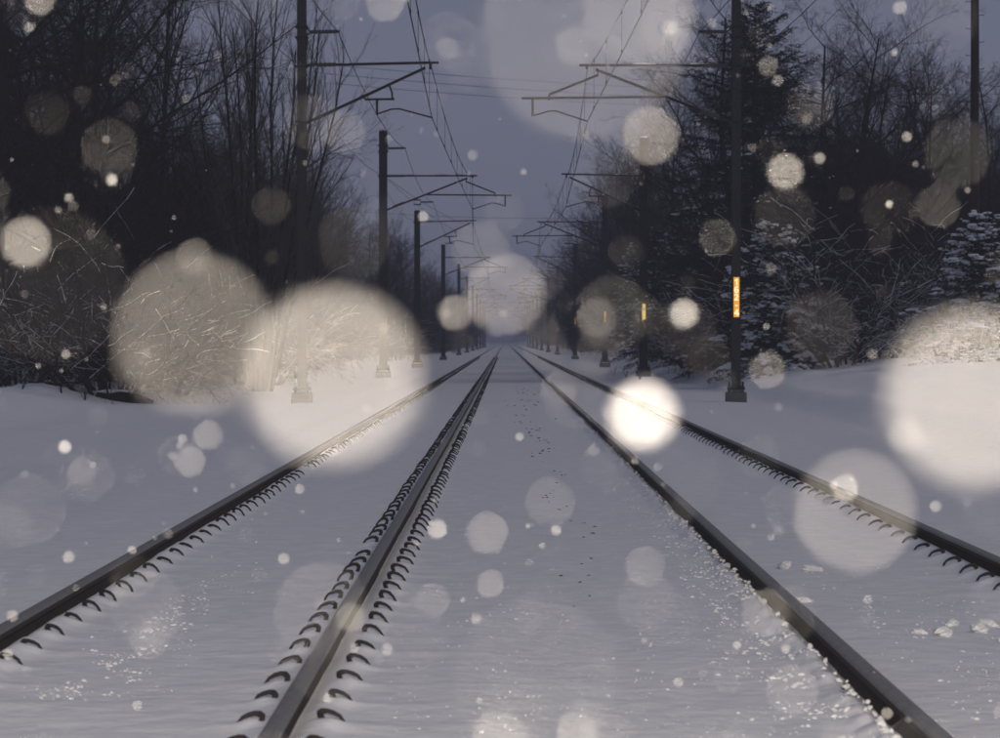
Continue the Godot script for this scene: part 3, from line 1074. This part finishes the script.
	for a in [[10.7, 88.0, 1.15, "wide bush of arching snow-lined branches right of the small conifer"], [12.6, 94.0, 1.2, "snow-lined bare bush below the round-topped tree"], [14.6, 92.0, 1.0, "snow-lined bare bush left of the squat right-edge conifer"], [9.4, 98.0, 1.2, "snow-lined bare bush at the foot of the tall conifer"], [7.9, 118.0, 1.0, "snow-lined bush beside the second right mast"]]:
		tree_at(bushes[int(a[1]) % 2], a[0], a[1], rng.randf() * TAU, a[2], a[3], "right-hand undergrowth")
	for k in 24:
		var d := 200.0 + k * 14.0 + k * k * 0.3
		var x := rng.randf_range(8.6, 13.5)
		tree_at(kinds[rng.randi() % 5], x, d, rng.randf() * TAU, rng.randf_range(0.85, 1.1), "bare tree in the haze " + beside_masts(d, false), "hazy trees on the right")
		tree_at(bushes[2 + k % 2], x - rng.randf_range(0.2, 1.0), d + 5.0, rng.randf() * TAU, rng.randf_range(0.8, 1.2), "bare bush in the haze " + beside_masts(d + 5.0, false), "hazy bushes on the right")

	# --- the woods behind, which read as one mass
	for side in [-1.0, 1.0]:
		var both := Geo.new()
		for ch in (ashes[0] if side < 0 else oaks[1]).get_children():
			var a: Array = ch.mesh.surface_get_arrays(0)
			var first := both.v.size()
			both.v.append_array(a[Mesh.ARRAY_VERTEX])
			both.n.append_array(a[Mesh.ARRAY_NORMAL])
			for q in a[Mesh.ARRAY_INDEX]:
				both.i.append(first + q)
		var mm := MultiMesh.new()
		mm.transform_format = MultiMesh.TRANSFORM_3D
		mm.mesh = both.mesh(mats.twig)
		var n := 330
		mm.instance_count = n
		for k in n:
			var d := 130.0 * pow(8.5, float(k) / n)
			var x: float = side * rng.randf_range(14.0 + d * 0.0, 20.0 + d * 0.19)
			if d > 640.0:
				x = side * rng.randf_range(8.5, 40.0)
			var s := rng.randf_range(0.6, 0.85)
			mm.set_instance_transform(k, Transform3D(Basis(Vector3.UP, rng.randf() * TAU).scaled(Vector3(s * 1.2, s, s * 1.2)), Vector3(x, ground(x, d) - 0.1, -d)))
		var mi := MultiMeshInstance3D.new()
		mi.multimesh = mm
		mi.name = numbered("distant_wood")
		add_child(mi)
		describe(mi, "mass of bare woodland far behind the %s trees" % ("left-hand" if side < 0 else "right-hand"), "woodland", "", "stuff")
	for o in oaks + ashes + vs + bushes + [tall, low, mid]:
		o.free()


# ------------------------------------------------------------------ small things by the line
func make_small_things() -> void:
	var rng := RandomNumberGenerator.new()
	rng.seed = 91
	# a snow-capped log by the left berm
	var x := -9.6
	var d := 69.5
	var t := thing("fallen_log", "dark fallen log half buried in snow below the left-hand wood", "log", Vector3(x, ground(x, d), -d), 0.3)
	var g := Geo.new()
	g.tube(PackedVector3Array([Vector3(-0.55, 0.06, 0), Vector3(0.0, 0.12, 0.05), Vector3(0.5, 0.05, 0.1), Vector3(0.85, -0.05, 0.12)]), PackedFloat32Array([0.12, 0.15, 0.12, 0.07]), 9, true)
	part("trunk", g, mats.bark, t)
	g = Geo.new()
	g.lump(Vector3(-0.1, 0.25, 0.02), Vector3(0.42, 0.05, 0.12), 0.5, noise_b, 5, 10)
	part("snow_cap", g, mats.branch_snow, t)
	# stacked timber on the right with snow on it
	x = 10.4
	d = 97.0
	t = thing("timber_stack", "low snow-capped stack of dark timbers at the right wood edge", "timber", Vector3(x, ground(x, d), -d), 0.1)
	for k in 3:
		g = Geo.new()
		g.box(Vector3(0.1 * k, 0.08 + 0.14 * k - (0.14 if k == 2 else 0.0), -0.3 * (k % 2)), Vector3(2.6 - 0.2 * k, 0.13, 0.22), 0.015)
		part("timber", g, mats.bark, t)
	g = Geo.new()
	g.lump(Vector3(0.1, 0.3, -0.3), Vector3(1.2, 0.07, 0.14), 0.4, noise_b, 5, 14)
	part("snow_cap", g, mats.branch_snow, t)
	# the red marker
	x = 11.2
	d = 89.0
	t = thing("marker_post", "short red marker post at the edge of the right-hand wood", "marker post", Vector3(x, ground(x, d), -d))
	g = Geo.new()
	g.box(Vector3(0, 0.3, 0), Vector3(0.09, 0.7, 0.05), 0.01)
	part("post", g, mats.red, t)
	g = Geo.new()
	g.box(Vector3(0, 0.7, 0), Vector3(0.08, 0.1, 0.045), 0.01)
	part("cap", g, mats.branch_snow, t)
	# dry weeds that stick out of the snow
	var spots := [[4.9, 113.0], [5.3, 110.0], [5.1, 106.0], [4.6, 118.0], [-9.9, 66.0], [-10.6, 67.0], [-8.8, 68.0], [-11.3, 65.5]]
	for s in spots:
		var w := Geo.new()
		for k in 5:
			var a := rng.randf() * TAU
			var l := rng.randf_range(0.25, 0.6)
			w.tube(PackedVector3Array([Vector3.ZERO, Vector3(cos(a) * 0.1, l * 0.6, sin(a) * 0.1), Vector3(cos(a) * 0.3, l, sin(a) * 0.3)]), PackedFloat32Array([0.008, 0.006, 0.003]), 4)
		var o := part("dry_weed", w, mats.twig, self)
		o.position = Vector3(s[0], ground(s[0], s[1]) - 0.03, -s[1])
		describe(o, "dry weed stalks sticking out of the snow below the %s trees" % ("left-hand" if s[0] < 0 else "right-hand"), "weed", "dry weeds on the %s" % ("left" if s[0] < 0 else "right"))


# ------------------------------------------------------------------ falling snow
func flake_mesh(seed_: int) -> Mesh:
	# a clump of ice: a lumpy core bristling with six-armed crystals
	var rng := RandomNumberGenerator.new()
	rng.seed = seed_
	var g := Geo.new()
	g.lump(Vector3.ZERO, Vector3(0.82, 0.78, 0.8), 0.35, noise_b, 7, 10)
	for k in 7:
		var b := Basis.from_euler(Vector3(rng.randf() * TAU, rng.randf() * TAU, rng.randf() * TAU))
		var c := Vector3(rng.randfn(), rng.randfn(), rng.randfn()).normalized() * 0.45
		for a in 6:
			var dir := b * Vector3(cos(a * TAU / 6), 0, sin(a * TAU / 6))
			var off := b * Vector3(0, 0.03, 0)
			var sd := dir.cross(off).normalized() * 0.07
			var tip := c + dir * 0.62
			g.quad(c - sd + off, c + sd + off, tip + sd * 0.4 + off, tip - sd * 0.4 + off)
			g.quad(c - sd - off, tip - sd * 0.4 - off, tip + sd * 0.4 - off, c + sd - off)
			for s in [-1.0, 1.0]:
				var m := c + dir * 0.36
				var e: Vector3 = m + (dir + sd.normalized() * s * 1.4).normalized() * 0.2
				g.tri(m - dir * 0.05, e, m + dir * 0.05)
	return g.mesh(mats.flake)


func seen_at(cam: Camera3D, px: float, py: float, dist: float) -> Vector3:
	return cam.transform * (Vector3((px - 500.0) / 2800.0, -(py - 369.0) / 2800.0, -1.0) * dist)


func make_snowfall(cam: Camera3D) -> void:
	var meshes := []
	for k in 4:
		meshes.append(flake_mesh(500 + k))
	var rng := RandomNumberGenerator.new()
	rng.seed = 31
	# blur disc: where it is seen, how wide (thousandths of the picture's width), how strong, and how to point to it
	var flakes := [
		[193, 335, 172, 0.185, "big grey blurred snowflake in front of the left-hand bushes"],
		[333, 378, 196, 0.45, "big pale blurred snowflake over the foot of the nearest left mast"],
		[642, 415, 80, 0.95, "brilliant white blurred snowflake over the left rail of the right track"],
		[972, 400, 198, 0.50, "big pale blurred snowflake cut by the right edge"],
		[855, 512, 130, 0.15, "large grey blurred snowflake over the rightmost rail"],
		[585, 35, 225, 0.095, "very large faint blurred snowflake high over the right-hand wires"],
		[505, 295, 86, 0.15, "pale blurred snowflake over the point where the rails meet"],
		[650, 136, 62, 0.22, "pale blurred snowflake over the top of the second right mast"],
		[785, 172, 40, 0.32, "small pale blurred snowflake in front of the tall conifer"],
		[26, 243, 55, 0.30, "pale blurred snowflake in front of the far left trees"],
		[684, 314, 33, 0.45, "small bright blurred snowflake between the first and second right masts"],
		[455, 313, 38, 0.20, "small pale blurred snowflake left of where the rails meet"],
		[597, 318, 42, 0.10, "small dim blurred snowflake over the third right mast"],
		[50, 285, 160, 0.022, "very faint large blurred snowflake in front of the far left undergrowth"],
		[194, 256, 38, 0.10, "small blurred snowflake at the top of the big grey one"],
		[190, 462, 34, 0.13, "small blurred snowflake on the snow below the big grey one"],
		[487, 533, 45, 0.11, "blurred snowflake on the snow midway between the two tracks"],
		[535, 680, 170, 0.03, "very faint large blurred snowflake at the bottom centre"],
		[322, 610, 100, 0.05, "faint large blurred snowflake over the nearest rail"],
		[350, 618, 32, 0.15, "small blurred snowflake right on the nearest rail"],
		[112, 180, 14, 0.40, "tiny bright blurred snowflake in front of the left-hand trees"],
		[65, 447, 15, 0.40, "tiny bright blurred snowflake over the snow at the far left"],
		[437, 529, 22, 0.30, "small bright blurred snowflake right of the clips of the nearest rail"],
		[845, 488, 30, 0.28, "small bright blurred snowflake inside the large grey one"],
		[767, 370, 40, 0.13, "small blurred snowflake right of the nearest right mast's foot"],
		[938, 206, 46, 0.05, "faint blurred snowflake left of the utility pole"],
		[717, 238, 40, 0.06, "faint blurred snowflake just left of the nearest right mast"],
		[645, 566, 42, 0.07, "faint blurred snowflake left of the right track's near rail"],
		[765, 612, 50, 0.08, "faint blurred snowflake beside the right track's left rail"],
		[640, 10, 120, 0.10, "faint large blurred snowflake at the top right of centre"],
		[670, 28, 18, 0.18, "small blurred snowflake beside the tall conifer's top"],
		[490, 584, 30, 0.11, "small blurred snowflake low on the middle snow"],
		[208, 435, 32, 0.13, "small blurred snowflake at the lower rim of the big grey one"],
		[82, 472, 30, 0.07, "faint small blurred snowflake over the left snowfield"],
		[433, 600, 36, 0.06, "faint blurred snowflake right of the nearest rail"],
		[550, 502, 52, 0.05, "faint blurred snowflake over the dark trail of ballast"],
		[792, 690, 54, 0.07, "faint blurred snowflake near the bottom of the right track"],
		[500, 738, 60, 0.14, "blurred snowflake cut by the bottom edge at the centre"],
		[576, 730, 42, 0.15, "blurred snowflake cut by the bottom edge right of centre"],
		[345, 132, 45, 0.06, "faint blurred snowflake over the top of the second left mast"],
		[447, 48, 24, 0.07, "faint small blurred snowflake right of the left-hand wires"],
		[905, 435, 40, 0.14, "small blurred snowflake inside the big right-edge one"],
		[889, 204, 9, 0.30, "tiny blurred snowflake in front of the right-hand bare trees"],
		[480, 250, 60, 0.06, "faint blurred snowflake above the point where the rails meet"],
		[768, 66, 22, 0.09, "dim small blurred snowflake near the top of the tall conifer"],
		[810, 105, 50, 0.035, "very dim blurred snowflake right of the tall conifer"],
		[575, 45, 40, 0.09, "small faint blurred snowflake inside the very large one at the top"],
		[385, 3, 40, 0.12, "blurred snowflake cut by the top edge at the left-hand wires"],
		[40, 0, 34, 0.20, "blurred snowflake cut by the top edge at the left"],
		[900, 8, 16, 0.18, "small blurred snowflake at the top right"],
		[150, 640, 40, 0.05, "faint blurred snowflake over the clips of the left rail"],
		[560, 388, 36, 0.05, "faint blurred snowflake over the far end of the middle snow"],
	]
	var k := 0
	for f in flakes:
		place_flake(cam, meshes[k % 4], f, rng)
		k += 1
	# the small ones farther off, too many to tell apart
	var mm := MultiMesh.new()
	mm.transform_format = MultiMesh.TRANSFORM_3D
	mm.mesh = meshes[0]
	var tr: Array[Transform3D] = []
	for q in 560:
		var d := 3.0 * pow(8.0, rng.randf())
		var r := rng.randf_range(0.0010, 0.0024)
		if q < 175:          # closer ones, faint blurred discs
			d = 0.5 * pow(5.0, rng.randf())
			r = APERTURE * 0.5 * sqrt(rng.randf_range(0.018, 0.055) / FLAKE_LIGHT)
		var p := Vector3(rng.randf_range(-0.2, 0.2) * d, rng.randf_range(-0.145, 0.145) * d, -d)
		tr.append(Transform3D(Basis.from_euler(Vector3(rng.randf(), rng.randf(), rng.randf()) * TAU).scaled(Vector3.ONE * r), cam.transform * p))
	for q in 700:            # and all round
		var p := EYE + Vector3(rng.randf_range(-2.5, 2.5), rng.randf_range(-1.3, 1.6), rng.randf_range(-4.5, 1.0))
		var c := cam.transform.affine_inverse() * p
		if c.z < 0.0 and absf(c.x) < -c.z * 0.2 and absf(c.y) < -c.z * 0.15 or c.length() < 0.3:
			continue
		tr.append(Transform3D(Basis.from_euler(Vector3(rng.randf(), rng.randf(), rng.randf()) * TAU).scaled(Vector3.ONE * rng.randf_range(0.0004, 0.0016)), p))
	mm.instance_count = tr.size()
	for q in tr.size():
		mm.set_instance_transform(q, tr[q])
	var mi := MultiMeshInstance3D.new()
	mi.multimesh = mm
	mi.name = numbered("falling_snow")
	add_child(mi)
	describe(mi, "fine falling snow in the air in front of the railway", "falling snow", "", "stuff")


func place_flake(cam: Camera3D, m: Mesh, f: Array, rng: RandomNumberGenerator) -> void:
	# the disc is as wide as the lens opening seen from the flake, plus the flake itself
	var dist: float = APERTURE / (f[2] / 2800.0 + APERTURE / FOCUS)
	var r := 0.0
	var p := Vector3.ZERO
	for k in 3:
		p = seen_at(cam, f[0], f[1], dist)
		var light: float = FLAKE_LIGHT * 10.6 / (p - FLASH_AT).length_squared()
		r = APERTURE * 0.5 * sqrt(clampf(f[3] / light, 0.001, 0.6)) * 1.08
		dist = (APERTURE + r) / (f[2] / 2800.0 + APERTURE / FOCUS)
	var o := piece("snowflake", m, self)
	o.position = p
	o.rotation = Vector3(rng.randf(), rng.randf(), rng.randf()) * TAU
	o.scale = Vector3.ONE * r
	describe(o, f[4], "snowflake", "snowflakes close to the lens")


# ------------------------------------------------------------------ all of it
func _ready() -> void:
	var cam := Camera3D.new()
	cam.name = "camera"
	add_child(cam)
	cam.position = EYE
	cam.rotation_degrees = Vector3(PITCH, YAW, 0)
	cam.keep_aspect = Camera3D.KEEP_HEIGHT
	cam.near = 0.05
	cam.far = 4000.0
	var lens := CameraAttributesPhysical.new()
	lens.frustum_focal_length = 100.0
	lens.frustum_focus_distance = FOCUS
	lens.frustum_near = 0.05
	lens.frustum_far = 4000.0
	lens.exposure_aperture = 0.1 / APERTURE
	cam.attributes = lens
	cam.fov = rad_to_deg(2.0 * atan(369.0 / 2800.0))
	cam.current = true
	print("fov ", cam.fov, " near ", cam.near, " far ", cam.far, " f/", lens.exposure_aperture)

	var env := Environment.new()
	env.background_mode = Environment.BG_SKY
	var sky := ProceduralSkyMaterial.new()
	sky.sky_top_color = tone(0.100, 0.115, 0.178)
	sky.sky_horizon_color = tone(0.155, 0.167, 0.225)
	sky.sky_curve = 0.2
	sky.ground_bottom_color = tone(0.10, 0.105, 0.12)
	sky.ground_horizon_color = tone(0.12, 0.13, 0.165)
	sky.sun_angle_max = 1.0
	# thin uneven cloud, the same all the way round
	var veil := NoiseTexture2D.new()
	veil.width = 1024
	veil.height = 512
	veil.seamless = true
	var clouds := FastNoiseLite.new()
	clouds.seed = 61
	clouds.frequency = 0.012
	clouds.fractal_octaves = 5
	veil.noise = clouds
	var fade := Gradient.new()
	fade.set_color(0, Color(0.62, 0.64, 0.72, 0.0))
	fade.set_color(1, Color(0.62, 0.64, 0.70, 0.07))
	veil.color_ramp = fade
	sky.sky_cover = veil
	env.sky = Sky.new()
	env.sky.sky_material = sky
	env.tonemap_mode = Environment.TONE_MAPPER_LINEAR
	env.tonemap_exposure = 1.0
	env.fog_enabled = true
	env.fog_density = 0.0008
	env.fog_light_color = Color(0.86, 0.89, 1.0)
	env.sdfgi_enabled = true
	env.ssao_enabled = true
	env.ssil_enabled = true
	var world := WorldEnvironment.new()
	world.name = "environment"
	world.environment = env
	add_child(world)

	# dull daylight through cloud, from the right and a little behind the trees
	var sun := DirectionalLight3D.new()
	sun.name = "sun"
	sun.light_energy = 0.15
	sun.light_color = Color(1.0, 0.96, 0.92)
	sun.light_angular_distance = 20.0
	sun.shadow_enabled = true
	add_child(sun)
	sun.look_at_from_position(Vector3(8, 9, -4), Vector3.ZERO)

	# the photographer's flash, on a stand behind the camera: it lights the falling snow near the lens
	var flash := SpotLight3D.new()
	flash.name = "flash"
	flash.position = FLASH_AT
	flash.light_color = tone(1.0, 0.88, 0.755)
	flash.light_energy = 200.0
	flash.light_size = 0.12
	flash.spot_range = 40.0
	flash.spot_angle = 28.0
	flash.spot_attenuation = 2.0
	flash.shadow_enabled = true
	add_child(flash)
	flash.look_at(Vector3(0, 1.2, -2.0))

	noise_a.seed = 8
	noise_a.frequency = 0.05
	noise_a.fractal_octaves = 4
	noise_b.seed = 19
	noise_b.frequency = 0.2
	noise_b.fractal_octaves = 3
	make_materials()
	make_ground()
	make_rail(LEFT_TRACK - HALF_GAUGE, "leftmost rail, the outer rail of the left-hand track", [1.0], 12.0)
	make_rail(LEFT_TRACK + HALF_GAUGE, "rail of the left-hand track nearest the middle, clips on both sides", [1.0, -1.0], 9.6)
	make_rail(RIGHT_TRACK - HALF_GAUGE, "left rail of the right-hand track, snow crumbs heaped against it", [], 9.6)
	make_rail(RIGHT_TRACK + HALF_GAUGE, "rightmost rail, the outer rail of the right-hand track", [-1.0], 12.0)
	for k in MASTS.size():
		make_mast(k, true, k % 2 == 1, [10.4, 9.9, 8.7, 9.1, 9.7, 9.8, 9.8, 9.8, 9.8, 9.8, 9.8][k])
		make_mast(k, false, k % 2 == 0, [10.4, 9.63, 9.6, 9.2, 9.5, 9.6, 9.6, 9.6, 9.6, 9.6, 9.6][k])
	make_wires()
	make_utility_pole()
	make_trees()
	make_small_things()
	make_snow_details()
	make_snowfall(cam)
